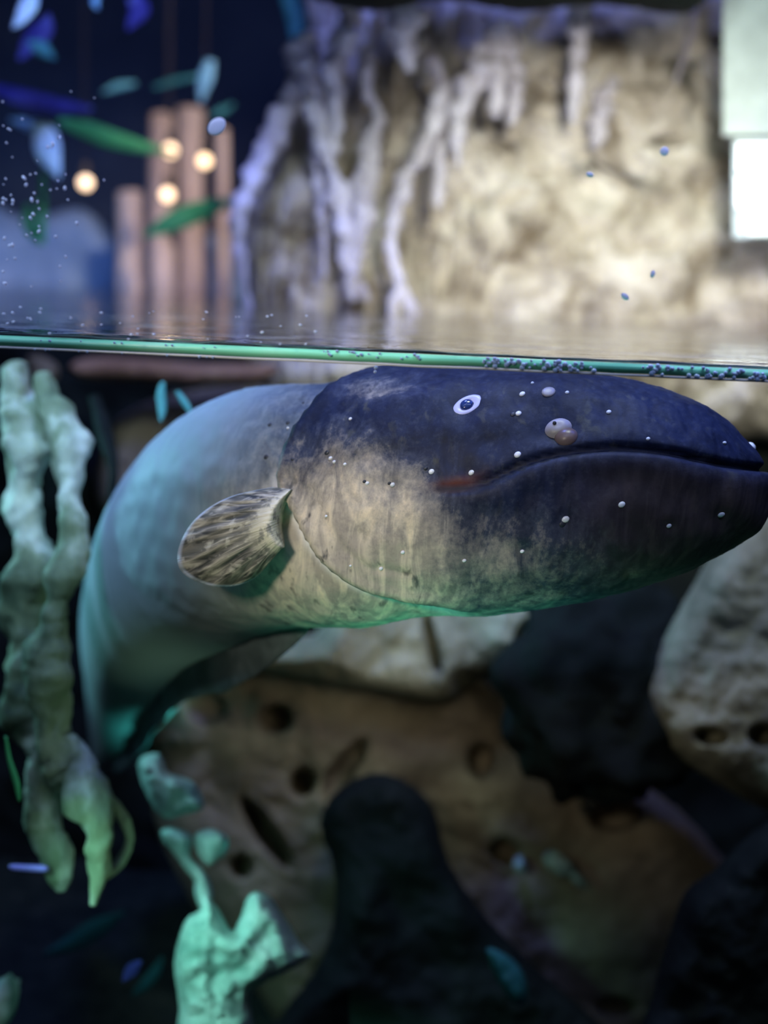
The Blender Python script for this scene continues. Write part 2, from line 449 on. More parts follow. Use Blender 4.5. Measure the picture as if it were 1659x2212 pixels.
# hanging roots
roots = [
 ([(655, 90, .78, 26), (668, 170, .77, 20), (690, 260, .765, 17), (712, 360, .765, 18), (738, 470, .77, 18), (760, 570, .775, 14), (790, 650, .785, 8)], 'broad pale aerial root forking down the left of the rock'),
 ([(760, -20, .77, 20), (742, 90, .765, 22), (724, 160, .76, 22), (728, 240, .76, 14), (722, 330, .765, 9)], 'short lilac root with a lumpy top at the left cluster'),
 ([(640, 130, .79, 14), (640, 190, .785, 18), (612, 250, .78, 20), (575, 330, .775, 20), (540, 400, .77, 18), (512, 470, .77, 14), (520, 560, .775, 10), (535, 640, .78, 8), (545, 705, .78, 12)], 'lilac root outlining the left edge of the rock down to the water'),
 ([(930, 120, .76, 14), (955, 200, .755, 16), (920, 300, .75, 17), (880, 380, .75, 16), (855, 460, .755, 13), (848, 540, .76, 10), (868, 620, .765, 12), (905, 690, .775, 7)], 'long lilac root slanting left then forking near the water'),
 ([(870, 600, .76, 10), (850, 650, .765, 9), (846, 700, .77, 6)], 'short root fork tip above the waterline'),
 ([(820, 250, .77, 12), (800, 320, .765, 16), (790, 400, .765, 20), (775, 500, .77, 19), (760, 590, .775, 12), (764, 650, .78, 6)], 'pale beige root in the middle of the left cluster'),
 ([(1060, 110, .76, 26), (1030, 170, .755, 24), (1000, 230, .75, 18), (988, 300, .75, 13), (990, 360, .755, 7)], 'lilac root with a wide shoulder beside the brown rock band'),
 ([(1090, 70, .76, 30), (1075, 150, .755, 22), (1068, 210, .75, 16), (1075, 255, .752, 6)], 'violet pointed root ending over the brown rock'),
 ([(1120, 150, .765, 20), (1110, 210, .76, 18), (1100, 270, .76, 8)], 'short pale root stub right of the violet pointed root'),
 ([(1255, -40, .76, 24), (1252, 60, .755, 20), (1245, 150, .75, 16), (1240, 220, .75, 12), (1240, 265, .752, 5)], 'single straight lilac root hanging right of the brown band'),
 ([(1320, 170, .79, 16), (1300, 230, .785, 20), (1290, 290, .785, 14), (1285, 320, .787, 6)], 'faint lilac root right of the single straight root'),
 ([(1510, -20, .80, 10), (1495, 70, .79, 9), (1475, 130, .79, 6), (1460, 180, .79, 4)], 'thin bluish root high near the lit window'),
 ([(880, 30, .74, 30), (870, 80, .735, 28), (884, 130, .735, 16), (882, 155, .737, 7)], 'blue frilly root tip below the top leaves'),
 ([(680, 330, .775, 8), (690, 420, .775, 9), (700, 520, .78, 7), (700, 600, .785, 4)], 'thin root between the edge root and the cluster'),
 ([(960, 260, .765, 9), (950, 340, .765, 12), (945, 420, .77, 8), (948, 450, .77, 4)], 'thin lilac root hanging beside the slanting root'),
 ([(800, 130, .775, 14), (790, 190, .77, 12), (815, 240, .77, 9), (800, 300, .77, 5)], 'thin dusky root behind the left cluster'),
]
for k, (pts, lab) in enumerate(roots):
    v, f = px_tube([(x, y, D, r * 1.12) for x, y, D, r in pts], 0.9, 85, k, 24, 16)
    tag(link('hanging_root', v, f, M_lilac), lab, 'root', 'aerial roots hanging over the rock face')

# black ledge, added to give the upper rock its shade
v, f = solid([(560, -260), (600, -60), (680, 0), (820, 25), (960, 0), (1120, 25), (1300, 10), (1480, 30), (1540, -40), (1560, -260)], 0.68, 0.04, 90, 12, 0.02, 18, 8)
tag(link('shade_ledge', v, f, M_black), 'black ledge added as shade along the top of the rock face', 'ledge')

# lit window at the right edge
win = empty('lit_window', at(1640, 400, 0.70)); tag(win, 'glowing white barred window panel at the right edge of the rock', 'window')
def pbox(name, x0, y0, x1, y1, D, th, mat, parent=None):
    P = [at(x, y, d) for d in (D, D + th) for x, y in ((x0, y0), (x1, y0), (x1, y1), (x0, y1))]
    f = [(0, 3, 2, 1), (4, 5, 6, 7), (0, 1, 5, 4), (1, 2, 6, 5), (2, 3, 7, 6), (3, 0, 4, 7)]
    return link(name, P, f, mat, parent, False)
pbox('pane', 1592, 310, 1740, 368, 0.70, 0.006, M_panel, win)
pbox('pane', 1590, 382, 1740, 448, 0.70, 0.006, M_panel, win)
M_pan2 = plain('dim_lit_pane', (0.8, 0.88, 0.82), 0.4, (0.85, 0.95, 0.84), 0.55)
pbox('pane', 1615, 456, 1740, 508, 0.70, 0.006, M_pan2, win)
pbox('frame', 1584, 300, 1760, 514, 0.708, 0.012, M_frost, win)
col_ = pbox('frosted_column', 1562, -140, 1800, 292, 0.715, 0.05, M_frost); tag(col_, 'pale green frosted column above the lit window', 'column')

# ---------------------------------------------------------------- left background above the water
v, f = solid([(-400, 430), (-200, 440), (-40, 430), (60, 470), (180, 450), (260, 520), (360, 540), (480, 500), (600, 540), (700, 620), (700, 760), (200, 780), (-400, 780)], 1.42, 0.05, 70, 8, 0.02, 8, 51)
tag(link('haze_mound', v, f, M_haze), 'low mound coloured blue for haze beyond the timber posts, washed blue on the left', 'rock')  # mound added to suggest the blue haze
posts = [([(350, 250, 1.25, 26), (350, 500, 1.25, 28), (355, 745, 1.25, 30)], 'brown timber post behind the hanging lamps, left of the pair'),
         ([(410, 240, 1.3, 30), (412, 500, 1.3, 30), (415, 745, 1.3, 30)], 'brown timber post behind the hanging lamps, right of the pair'),
         ([(285, 420, 1.28, 32), (285, 600, 1.28, 34), (285, 745, 1.28, 36)], 'short thick timber post left of the lamps'),
         ([(480, 280, 1.3, 14), (482, 500, 1.3, 14), (484, 745, 1.3, 14)], 'thin timber post nearest the rock edge')]
for pts, lab in posts:
    v, f = px_tube(pts, 0.12, 20, 1, 12, 6); tag(link('timber_post', v, f, M_wood), lab, 'post', 'timber posts behind the lamps')
for (x, y, lab) in [(185, 395, 'round warm lamp farthest left above the water'), (368, 325, 'round warm lamp at the end of the long green leaf'),
                    (442, 348, 'round warm lamp nearest the rock face, brightest'), (362, 421, 'round warm lamp lowest of the cluster of three')]:
    e = empty('pendant_lamp', at(x, y, 1.15)); tag(e, lab, 'lamp', 'round warm lamps beyond the tank')
    bm = bmesh.new(); bmesh.ops.create_uvsphere(bm, u_segments=24, v_segments=16, radius=0.0065)
    v = [at(x, y, 1.15) + q.co for q in bm.verts]; f = [tuple(k.index for k in g.verts) for g in bm.faces]; bm.free()
    link('bulb', v, f, M_bulb, e)
    v, f = tube_mesh([at(x, y, 1.15) + Vector((0, 0, 0.008)), at(x, y, 1.15) + Vector((0, 0, 0.016)), at(x, y, 1.15) + Vector((0, 0, 0.02))], [0.004, 0.004, 0.002], 10)
    link('socket', v, f, M_brass, e)
    v, f = tube_mesh([at(x, y, 1.15) + Vector((0, 0, 0.019)), at(x, y, 1.15) + Vector((0, 0, 0.3)), at(x, y, 1.15) + Vector((0, 0, 0.75))], [0.0003] * 3, 6)
    link('cord', v, f, M_brass, e)

# foliage above the water
def leaf(pts, mat, lab, group=None, name='leaf'):
    if not group: pts = [(x, y, D * 1.45, r * 0.9) for x, y, D, r in pts]
    v, f = blade(pts); o = link(name, v, f, mat); tag(o, lab, 'leaf', group or 'leaves above the water'); return o
leaf([(70, 262, .62, 6), (95, 290, .61, 28), (105, 330, .60, 30), (118, 360, .60, 16), (128, 385, .60, 2)], M_leafc, 'pale cyan pointed leaf hanging at the left')
leaf([(20, 258, .64, 3), (55, 268, .63, 12), (85, 285, .62, 8), (100, 300, .62, 2)], M_leafc, 'small cyan leaflet left of the hanging pointed leaf')
leaf([(125, 262, .62, 8), (180, 278, .64, 20), (240, 300, .66, 22), (310, 318, .68, 14), (380, 330, .70, 2)], M_leafg, 'long green leaf pointing right toward the warm lamps')
leaf([(310, 512, .66, 3), (360, 485, .67, 22), (420, 460, .68, 26), (480, 440, .70, 14), (515, 425, .71, 2)], M_leafg, 'green leaf low beside the rock edge')
leaf([(92, 370, .63, 7), (92, 430, .63, 8), (90, 490, .63, 10), (92, 528, .63, 6)], M_leafg, 'green upright stem under the cyan leaf')
leaf([(60, 440, .64, 5), (62, 480, .64, 16), (75, 510, .64, 12), (90, 530, .64, 2)], M_leafg, 'small green leaf at the foot of the green stem')
leaf([(455, 130, .7, 10), (445, 165, .7, 18), (438, 195, .7, 12), (434, 222, .7, 2)], M_leafb, 'small cyan leaf tip high in the dark')
leaf([(220, 200, .68, 2), (250, 188, .68, 9), (280, 182, .68, 7), (295, 180, .68, 2)], M_leafu, 'thin teal sliver leaf in the dark')
leaf([(455, 250, .72, 3), (480, 240, .72, 10), (505, 225, .72, 3)], M_leafd, 'thin dark teal leaf beside the rock top')
leaf([(75, -20, .5, 10), (62, 10, .5, 22), (45, 40, .5, 14), (28, 60, .5, 2)], M_leafc, 'pale blue folded leaf in the top left corner')
leaf([(210, -20, .5, 10), (205, 5, .5, 9), (212, 20, .5, 2)], M_leafb, 'pale blue leaf tip cut by the top edge')
leaf([(285, -10, .55, 14), (300, 20, .55, 26), (285, 50, .55, 12), (275, 65, .55, 2)], M_violet, 'blurred blue leaf right of the top left corner')
leaf([(40, 130, .55, 3), (70, 90, .55, 26), (95, 60, .55, 24), (105, 30, .55, 3)], M_violet, 'violet bloom in the top left corner')
leaf([(60, 90, .54, 3), (90, 105, .54, 18), (118, 128, .54, 3)], M_leafd, 'dim green leaf over the violet bloom')
leaf([(-20, 190, .6, 12), (60, 215, .6, 22), (140, 230, .6, 16), (200, 235, .6, 3)], M_violet, 'dark violet leaf above the cyan pointed leaf')
leaf([(620, -20, .62, 20), (640, 40, .62, 24), (638, 80, .62, 14), (630, 100, .62, 2)], M_leafd, 'dark teal leaf left of the top roots')
leaf([(700, -20, .62, 20), (690, 30, .62, 26), (680, 70, .62, 14), (676, 95, .62, 2)], M_leafd, 'dark teal leaf over the top roots')
leaf([(975, -30, .6, 14), (955, 5, .6, 15), (938, 28, .6, 8), (925, 45, .6, 2)], M_leafg, 'green leaf tip at the top edge, left one')
leaf([(1130, -30, .6, 16), (1115, 5, .6, 16), (1098, 30, .6, 9), (1085, 52, .6, 2)], M_leafg, 'green leaf tip at the top edge, right one')
leaf([(330, 190, .7, 3), (380, 175, .7, 8), (430, 165, .7, 3)], M_leafd, 'thin dark leaf left of the cyan leaf tip')

# ---------------------------------------------------------------- under the water: backdrop rocks
def rock(vf, mat, lab, name='rock', cat='rock', group=None):
    return tag(link(name, vf[0], vf[1], mat), lab, cat, group)
holesB = [(597, 1553, 32, 30, 0, .035), (655, 1690, 26, 30, 20, .035), (1332, 1765, 52, 27, -4, .035), (1092, 1840, 32, 26, 10, .03), (1040, 1645, 26, 34, 0, .03),
          (575, 1800, 80, 20, 55, .035), (522, 1872, 22, 24, 0, .03), (745, 1660, 70, 22, -55, .02), (1330, 2175, 40, 20, 0, .02), (445, 1530, 40, 30, 0, .012)]
rock(solid([(300, 1540), (360, 1430), (480, 1380), (700, 1370), (900, 1400), (1060, 1480), (1200, 1640), (1400, 1700), (1560, 1850), (1640, 2000), (1640, 2300), (1200, 2340), (700, 2300), (560, 2150), (420, 1960), (330, 1760)], 0.72, 0.05, 120, 7, 0.014, 14, 5, holesB), M_brown, 'large brown pitted rock behind and below the eel', 'rock')
holesO = [(935, 1395, 12, 60, -12, .03), (1120, 1385, 10, 46, 25, .02), (1010, 1480, 26, 30, 0, .02)]
rock(solid([(430, 1440), (520, 1400), (680, 1370), (760, 1250), (1000, 1240), (1230, 1290), (1235, 1380), (1180, 1440), (1040, 1470), (960, 1520), (830, 1500), (700, 1480), (560, 1450)], 0.66, 0.035, 60, 6, 0.012, 22, 9, holesO), M_olive, 'pale olive rock ledge just under the eel chin', 'rock')
holesR = [(1645, 1588, 26, 22, 0, .03), (1535, 1590, 32, 18, 8, .03)]
rock(solid([(1395, 1500), (1430, 1380), (1500, 1260), (1560, 1160), (1700, 1080), (1850, 1200), (1850, 1780), (1680, 1760), (1560, 1700), (1450, 1620)], 0.58, 0.035, 90, 6, 0.012, 20, 12, holesR), M_olive, 'pale pitted rock at the right edge below the snout', 'rock')
rock(blob(1310, 1490, 0.60, 235, 235, 0.04, 0.35, 1.9, 4, rot=25), M_black, 'rock coloured black for shade right of the olive ledge', 'rock')
rock(solid([(690, 1780), (735, 1700), (830, 1670), (930, 1730), (970, 1860), (1060, 1990), (1170, 2100), (1320, 2300), (560, 2300), (600, 2200), (700, 2060), (725, 1900)], 0.63, 0.03, 70, 8, 0.01, 25, 15), M_black, 'rock coloured black for shade at the bottom centre', 'rock')
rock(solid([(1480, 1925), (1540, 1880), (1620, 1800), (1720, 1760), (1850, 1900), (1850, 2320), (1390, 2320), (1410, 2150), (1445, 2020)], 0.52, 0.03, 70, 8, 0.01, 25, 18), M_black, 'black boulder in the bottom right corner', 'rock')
rock(solid([(1050, 2050), (1090, 2060), (1130, 2100), (1140, 2160), (1110, 2170), (1070, 2110)], 0.55, 0.006, 20, 5, 0.004, 40, 19), M_leafd, 'dim blue-green lump on the black bottom rock', 'rock')
rock(blob(1205, 1865, 0.655, 32, 18, 0.010, 0.4, 2, 21, 4, 35), M_teal, 'small pale shell-like stone on the brown rock', 'stone', group='pale stones on the brown rock')
rock(blob(1243, 1895, 0.655, 26, 8, 0.006, 0.3, 2, 22, 4, 48), M_teal, 'small pale pointed stone at the lower right of its pair', 'stone', group='pale stones on the brown rock')
rock(blob(1122, 1868, 0.66, 12, 16, 0.006, 0.3, 2, 23, 4), M_teal, 'tiny pale stone left of the shell-like pair', 'stone', group='pale stones on the brown rock')
rock(blob(632, 1625, 0.665, 24, 7, 0.004, 0.3, 2, 24, 4), M_teal, 'tiny pale stone above the brown rock hole', 'stone', group='pale stones on the brown rock')
# backdrop behind everything under water
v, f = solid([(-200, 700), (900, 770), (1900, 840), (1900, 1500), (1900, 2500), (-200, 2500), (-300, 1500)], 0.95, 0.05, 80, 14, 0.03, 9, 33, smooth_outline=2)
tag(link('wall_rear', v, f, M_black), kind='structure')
rock(solid([(150, 790), (200, 772), (330, 776), (430, 785), (600, 790), (560, 830), (420, 832), (300, 822), (180, 818)], 0.80, 0.02, 22, 5, 0.008, 30, 30), rockmat('rust_rock', (0.10, 0.05, 0.03), (0.30, 0.17, 0.10), (0.42, 0.27, 0.17), 14), 'rust-brown rock ledge just under the waterline at left', 'rock')
rock(solid([(60, 770), (90, 768), (125, 790), (120, 825), (80, 830), (60, 800)], 0.78, 0.012, 25, 5, 0.006, 30, 31), M_brown, 'small grey-brown stone under the waterline at far left', 'rock')
rock(solid([(260, 900), (420, 840), (620, 830), (650, 900), (500, 1000), (330, 1060), (230, 1120), (210, 1020)], 0.86, 0.03, 60, 8, 0.012, 20, 34), M_brown, 'dim brown rock behind the curve of the eel', 'rock')

# ---------------------------------------------------------------- submerged roots at left
rt = empty('submerged_root', at(110, 1500, 0.47)); tag(rt, 'mossy pale green forked root standing at the left edge under water', 'root')
def rootpart(name, pts, seed, lump=0.8):
    v, f = px_tube(pts, lump, 45, seed, 28, 14); return link(name, v, f, M_root, rt)
rootpart('left_stem', [(30, 800, .50, 40), (50, 880, .495, 58), (50, 960, .49, 52), (55, 1080, .49, 46), (60, 1200, .485, 48), (55, 1330, .485, 50), (55, 1460, .48, 46), (64, 1560, .48, 44), (84, 1650, .485, 40), (100, 1710, .485, 24)], 1)
rootpart('right_stem', [(95, 810, .49, 22), (120, 880, .485, 34), (140, 960, .48, 32), (148, 1050, .475, 28), (160, 1120, .47, 26), (150, 1200, .465, 30), (125, 1270, .46, 30), (118, 1340, .46, 36), (112, 1420, .46, 38), (110, 1500, .46, 38), (115, 1580, .46, 36), (128, 1640, .462, 44), (150, 1690, .465, 34)], 2)
rootpart('left_branch', [(118, 1600, .466, 34), (100, 1680, .47, 36), (95, 1770, .47, 32), (115, 1840, .47, 26), (130, 1895, .47, 20), (132, 1925, .47, 8)], 3)
rootpart('right_branch', [(135, 1600, .464, 34), (178, 1690, .46, 36), (215, 1780, .455, 32), (215, 1850, .455, 28), (208, 1910, .455, 18), (200, 1955, .455, 6)], 4)
rootpart('side_twig', [(205, 1690, .465, 10), (255, 1750, .468, 14), (280, 1810, .47, 16), (262, 1860, .468, 14), (230, 1890, .46, 12)], 5)
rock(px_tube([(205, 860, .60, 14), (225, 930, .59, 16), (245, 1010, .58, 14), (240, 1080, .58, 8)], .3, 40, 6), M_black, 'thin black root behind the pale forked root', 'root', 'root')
leaf([(12, 1590, .44, 3), (20, 1640, .44, 5), (35, 1690, .44, 7), (42, 1730, .44, 3)], M_leafg, 'bright green blade against the left root', 'underwater leaves')
leaf([(352, 825, .5, 4), (348, 850, .5, 10), (350, 885, .5, 9), (347, 910, .5, 2)], M_leafu, 'upright cyan leaf floating under the waterline', 'underwater leaves')
leaf([(382, 845, .5, 4), (398, 868, .5, 7), (415, 895, .5, 3)], M_leafu, 'slanting cyan leaf right of the upright one', 'underwater leaves')
leaf([(95, 2060, .62, 3), (150, 2040, .62, 18), (210, 2005, .62, 22), (270, 1970, .62, 3)], M_leafd, 'dim green leaf under the root tips', 'underwater leaves')
leaf([(285, 2150, .62, 3), (310, 2130, .62, 12), (335, 2100, .62, 12), (352, 2065, .62, 2)], M_leafd, 'small green leaf left of the teal rock', 'underwater leaves')
leaf([(265, 2120, .51, 3), (285, 2095, .51, 14), (305, 2075, .51, 3)], M_violet, 'small violet leaf behind the small green leaf', 'underwater leaves')
v, f = px_tube([(20, 1872, .46, 3), (30, 1873, .46, 6), (60, 1875, .46, 7), (90, 1876, .46, 7), (103, 1877, .46, 4)], .05, 50, 2, 12)
tag(link('violet_rod', v, f, plain('violet_plain', (0.30, 0.28, 1.0), 0.3, None)), 'thin violet rod left of the root tips', 'rod')  # violet streak modelled as a thin rod

# teal-lit rocks
rock(solid([(440, 1930), (470, 1960), (500, 2010), (520, 1980), (540, 1930), (580, 1935), (620, 1990), (650, 2040), (672, 2065), (630, 2095), (560, 2130), (540, 2170), (550, 2300), (385, 2300), (388, 2180), (376, 2080), (400, 1990), (432, 1965)], 0.50, 0.022, 45, 5, 0.008, 70, 41), M_teal, 'large pale teal rock with two peaks at the bottom', 'rock')
rock(solid([(300, 1640), (345, 1628), (362, 1668), (400, 1680), (428, 1700), (440, 1745), (400, 1760), (355, 1768), (330, 1740), (305, 1690)], 0.53, 0.015, 28, 4, 0.009, 60, 42), M_teal, 'pale blocky stone halfway down, left of the brown rock', 'stone', group='teal-lit stones left of the brown rock')
rock(solid([(350, 1792), (385, 1790), (415, 1808), (410, 1850), (440, 1880), (440, 1920), (410, 1890), (380, 1850), (352, 1815)], 0.53, 0.010, 22, 4, 0.006, 60, 43), M_teal, 'pale crooked stone under the blocky stone', 'stone', group='teal-lit stones left of the brown rock')
rock(solid([(420, 1805), (455, 1790), (490, 1808), (488, 1840), (455, 1870), (430, 1850)], 0.53, 0.012, 24, 4, 0.006, 60, 44), M_teal, 'round dark-green stone beside the crooked stone', 'stone', group='teal-lit stones left of the brown rock')
rock(solid([(430, 1880), (452, 1900), (460, 1940), (440, 1970), (420, 1930)], 0.53, 0.010, 20, 4, 0.006, 60, 45), M_teal, 'narrow stone linking down to the two-peaked rock', 'stone', group='teal-lit stones left of the brown rock')
rock(blob(5, 2170, 0.48, 18, 50, 0.02, 0.2, 2, 25, 4), M_teal, 'sliver of pale stone in the bottom left corner', 'stone')

# ================================================================ THE EEL
DD = 0.018
head = [ # T, B, depth, side half width
 ((850, 791), (812, 1371), .371, .042), ((950, 790), (915, 1352), .366, .042), ((1080, 793), (1045, 1333), .361, .041), ((1220, 800), (1185, 1312), .356, .039),
 ((1340, 817), (1312, 1288), .352, .036), ((1440, 843), (1420, 1258), .348, .032), ((1520, 876), (1510, 1224), .346, .027), ((1575, 912), (1580, 1184), .344, .021),
 ((1606, 955), (1624, 1148), .343, .0145), ((1622, 1000), (1645, 1110), .343, .008), ((1640, 1040), (1652, 1085), .343, .0035)]
body = [ # centre px, depth, vertical radius m, side radius m
 (215, 1640, .70, .006, .005), (235, 1600, .675, .016, .011), (262, 1520, .645, .027, .020), (288, 1450, .61, .034, .027), (312, 1375, .57, .038, .033), (345, 1300, .53, .0415, .036), (388, 1232, .49, .0440, .038), (450, 1172, .45, .0460, .039), (535, 1116, .42, .0470, .040), (650, 1088, .395, .0468, .041)]
S = []
up = Vector((0, 0, 1))
cs = [at(b[0], b[1], b[2] + DD) for b in body]
hc = [(at(*h[0], h[2] + DD) + at(*h[1], h[2] + DD)) / 2 for h in head]
allc = cs + hc
for i, b in enumerate(body):
    t = (allc[min(i + 1, len(allc) - 1)] - allc[max(i - 1, 0)]).normalized()
    u = up - t * up.dot(t); u.normalize()
    S.append((*cs[i], *(u * b[3]), b[4]))
for h, c in zip(head, hc):
    T = at(*h[0], h[2] + DD); S.append((*c, *((T - c)), h[3]))
S2 = [(a + b) / 2 if False else a for a, b in zip(S, S)]
ring_rows = catmull(S2, 22)
NR = len(ring_rows); NS = 256
th = np.linspace(0, 2 * np.pi, NS, endpoint=False)
RV = np.zeros((NR, NS, 3)); 
RRa = np.array(ring_rows); 
Tn = np.gradient(RRa[:, :3], axis=0); Tn /= np.linalg.norm(Tn, axis=1, keepdims=True)
Bn = np.cross(Tn, RRa[:, 3:6]); Bn /= np.linalg.norm(Bn, axis=1, keepdims=True)
Bn *= np.where(Bn[:, 1:2] > 0, -1, 1)
def smooth_rows(A, n):
    for _ in range(n): A[1:-1] = A[1:-1] * 0.5 + (A[:-2] + A[2:]) * 0.25
    return A
Bn = smooth_rows(Bn, 260); Bn /= np.linalg.norm(Bn, axis=1, keepdims=True)
RRa = smooth_rows(RRa, 30)
for i in range(NR):
    c = RRa[i, :3]; a = RRa[i, 3:6]; bw = RRa[i, 6]; b = Bn[i]
    ex = 0.88                     # slightly boxy section
    ca, sa = np.cos(th), np.sin(th)
    x = np.sign(sa) * np.abs(sa) ** ex; y = np.sign(ca) * np.abs(ca) ** ex
    RV[i] = c + a * y[:, None] + b * (bw * x)[:, None]
# smooth lengthwise
for _ in range(6):
    RV[1:-1] = RV[1:-1] * 0.5 + (RV[:-2] + RV[2:]) * 0.25
def normals(RV):
    ds = np.zeros_like(RV); ds[1:-1] = RV[2:] - RV[:-2]; ds[0] = RV[1] - RV[0]; ds[-1] = RV[-1] - RV[-2]
    dt = np.roll(RV, -1, 1) - np.roll(RV, 1, 1)
    n = np.cross(ds, dt); n /= (np.linalg.norm(n, axis=2, keepdims=True) + 1e-12)
    c = RV.mean(1, keepdims=True); s = np.sign((n * (RV - c)).sum(2, keepdims=True)); s[s == 0] = 1
    return n * s
CMa = np.array(CMI)
def projn(P):
    q = P @ CMa[:3, :3].T + CMa[:3, 3]
    return np.stack([829.5 + F * q[..., 0] / -q[..., 2], 1106 - F * q[..., 1] / -q[..., 2]], -1)
N0 = normals(RV)
half = NS // 2 + 1              # front half: k = 0..NS/2 (sin >= 0)
front = RV[:, :half]; PX = projn(front); PXf = PX.reshape(-1, 2)
isbody = (np.arange(NR)[:, None] / NR * np.ones((1, half)))
headmask = sstep(22 * 6.5, 22 * 7.5, np.arange(NR))[:, None] * np.ones((1, half))
disp = np.zeros((NR, half))
# mouth: a sunken line, upper lip overhanging, lower lip swelling
mouth = [tuple(p) for p in catmull([(945, 1060), (1000, 1053), (1050, 1040), (1110, 1012), (1170, 990), (1240, 976), (1320, 970), (1400, 973), (1470, 984), (1530, 998), (1580, 1008), (1640, 1016)], 6)]
md, mq, mal = poly_dist(PXf, mouth, False); md = md.reshape(NR, half)
my = PX[..., 1] - mq[:, 1].reshape(NR, half)
mal = mal.reshape(NR, half)
mf = sstep(0, 140, mal) * headmask
disp += -0.0030 * np.exp(-(md / 7.0) ** 2) * (0.35 + 0.65 * mf) * headmask
disp += 0.0013 * np.exp(-((my + 22) / 26) ** 2) * mf * (md < 120)
disp += 0.0018 * np.exp(-((my - 26) / 30) ** 2) * mf * (md < 140)
# chin knob at the tip of the lower jaw
kd = np.hypot(PX[..., 0] - 1600, PX[..., 1] - 1085)
disp += 0.0030 * np.exp(-(kd / 60) ** 2) * headmask
# gill cover edge: everything behind it is set back
gill = [tuple(p) for p in catmull([(830, 785), (760, 800), (700, 835), (650, 890), (612, 950), (592, 1010), (592, 1045), (612, 1085), (640, 1140), (672, 1195), (715, 1240), (775, 1278), (850, 1300), (960, 1318), (1060, 1330)], 5)]
gd, gq, gal = poly_dist(PXf, gill, False)
ga = np.array(gill); seg_i = np.clip(np.searchsorted(np.cumsum(np.linalg.norm(np.diff(ga, axis=0), axis=1)), gal), 0, len(gill) - 2)
tg = ga[seg_i + 1] - ga[seg_i]; rel = PXf - gq
side = np.sign(tg[:, 0] * rel[:, 1] - tg[:, 1] * rel[:, 0])      # + on the left / below the edge
gs = (gd * side).reshape(NR, half)
gal = gal.reshape(NR, half)
gfade = sstep(0, 150, gal) * (1 - sstep(760, 1000, gal))
near = np.exp(-np.clip(gs, 0, None) / 90)
disp += -0.0068 * sstep(-7, 7, gs) * near * gfade * (gs > -40) * headmask
disp += 0.0012 * np.exp(-((gs + 16) / 12) ** 2) * gfade * headmask
# a second soft throat crease
g2 = [(880, 1240), (800, 1230), (740, 1190), (700, 1130), (672, 1060)]
d2, _, _ = poly_dist(PXf, g2, False); d2 = d2.reshape(NR, half)
disp += -0.0007 * np.exp(-(d2 / 9) ** 2) * headmask
# eye and nostril sockets, small dimples
for (x, y, r, dep) in [(1010, 875, 34, -0.0010), (1200, 922, 46, -0.0022), (1120, 868, 16, -0.0008), (1315, 892, 18, -0.0006), (1222, 1122, 22, -0.0009), (1445, 1136, 14, -0.0008), (1128, 1190, 20, -.0008), (1555, 1118, 26, -.0014), (1018, 1022, 20, -.0010), (932, 1020, 16, -.0009), (848, 1048, 14, -.0009), (793, 1044, 12, -.0008), (714, 985, 14, -.0010), (870, 1192, 14, -.0006), (823, 1228, 12, -.0006)]:
    disp += dep * np.exp(-(np.hypot(PX[..., 0] - x, PX[..., 1] - y) / r) ** 2) * headmask
# snout top bumps and overall fleshiness
disp += 0.0011 * np.exp(-(np.hypot(PX[..., 0] - 1185, PX[..., 1] - 845) / 30) ** 2) * headmask
hm = disp
for i in range(NR):
    for k in range(half):
        p = Vector(front[i, k])
        hm[i, k] += 0.00045 * noise.noise(p * 130) * (0.3 + headmask[i, k]) + 0.00022 * noise.noise(Vector((p.x * 500, p.y * 500, p.z * 160))) * headmask[i, k]
full = np.zeros((NR, NS)); full[:, :half] = hm
for k in range(half, NS): full[:, k] = hm[:, NS - k]
RV = RV + N0 * full[..., None]
# pigment, with snout shade mixed in: 0 = dark slate back, 1 = pale underside / cheek
X, Y = PX[..., 0], PX[..., 1]
v_ang = np.cos(th[:half])[None, :] * np.ones((NR, 1))            # +1 back, -1 belly
pale_head = sstep(0.62, -0.28, v_ang + 0.25 * 0) 
edge_y = np.interp(X, [560, 640, 720, 800, 880, 960, 1060, 1200, 1400, 1660], [1040, 1000, 975, 990, 1030, 1060, 1080, 1090, 1110, 1160])
ph = sstep(-130, 150, Y - edge_y)
ph *= np.interp(X, [600, 900, 1000, 1150, 1350, 1660], [1, 0.95, 0.72, 0.52, 0.42, 0.34])
ph = np.maximum(ph, 0.42 * np.exp(-((X - 815) / 85) ** 2 - ((Y - 838) / 32) ** 2) + 0.0 * ph)
ph = np.maximum(ph, 0.34 * sstep(0, 16, gs) * headmask)
chest = sstep(0, 20, gs) * headmask
ph = np.maximum(ph, chest * sstep(1010, 1130, Y))
pb = 0.30 + 0.45 * sstep(0.3, -0.9, v_ang)
ph -= np.interp(X, [700, 900, 1000], [0.02, 0.08, 0.34]) * (1 - ph)
blend = sstep(22 * 8.2, 22 * 9.6, np.arange(NR))[:, None]
pale = pb * (1 - blend) + ph * blend
jaw = sstep(1150, 1450, X) * sstep(0, 60, my) * sstep(0, 120, mal) * blend * (1 - sstep(300, 420, my + 0 * my))
jawf = np.zeros((NR, NS)); PF = np.zeros((NR, NS)); GR = np.zeros((NR, NS)); MO = np.zeros((NR, NS))
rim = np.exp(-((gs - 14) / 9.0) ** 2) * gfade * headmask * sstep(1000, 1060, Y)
mo = np.exp(-(md / 5.0) ** 2) * headmask
red = np.exp(-((X - 985) / 48) ** 2) * np.exp(-((my - (-10)) / 12) ** 2) * headmask
def mirror(A):
    O = np.zeros((NR, NS)); O[:, :half] = A
    for k in range(half, NS): O[:, k] = A[:, NS - k]
    return O
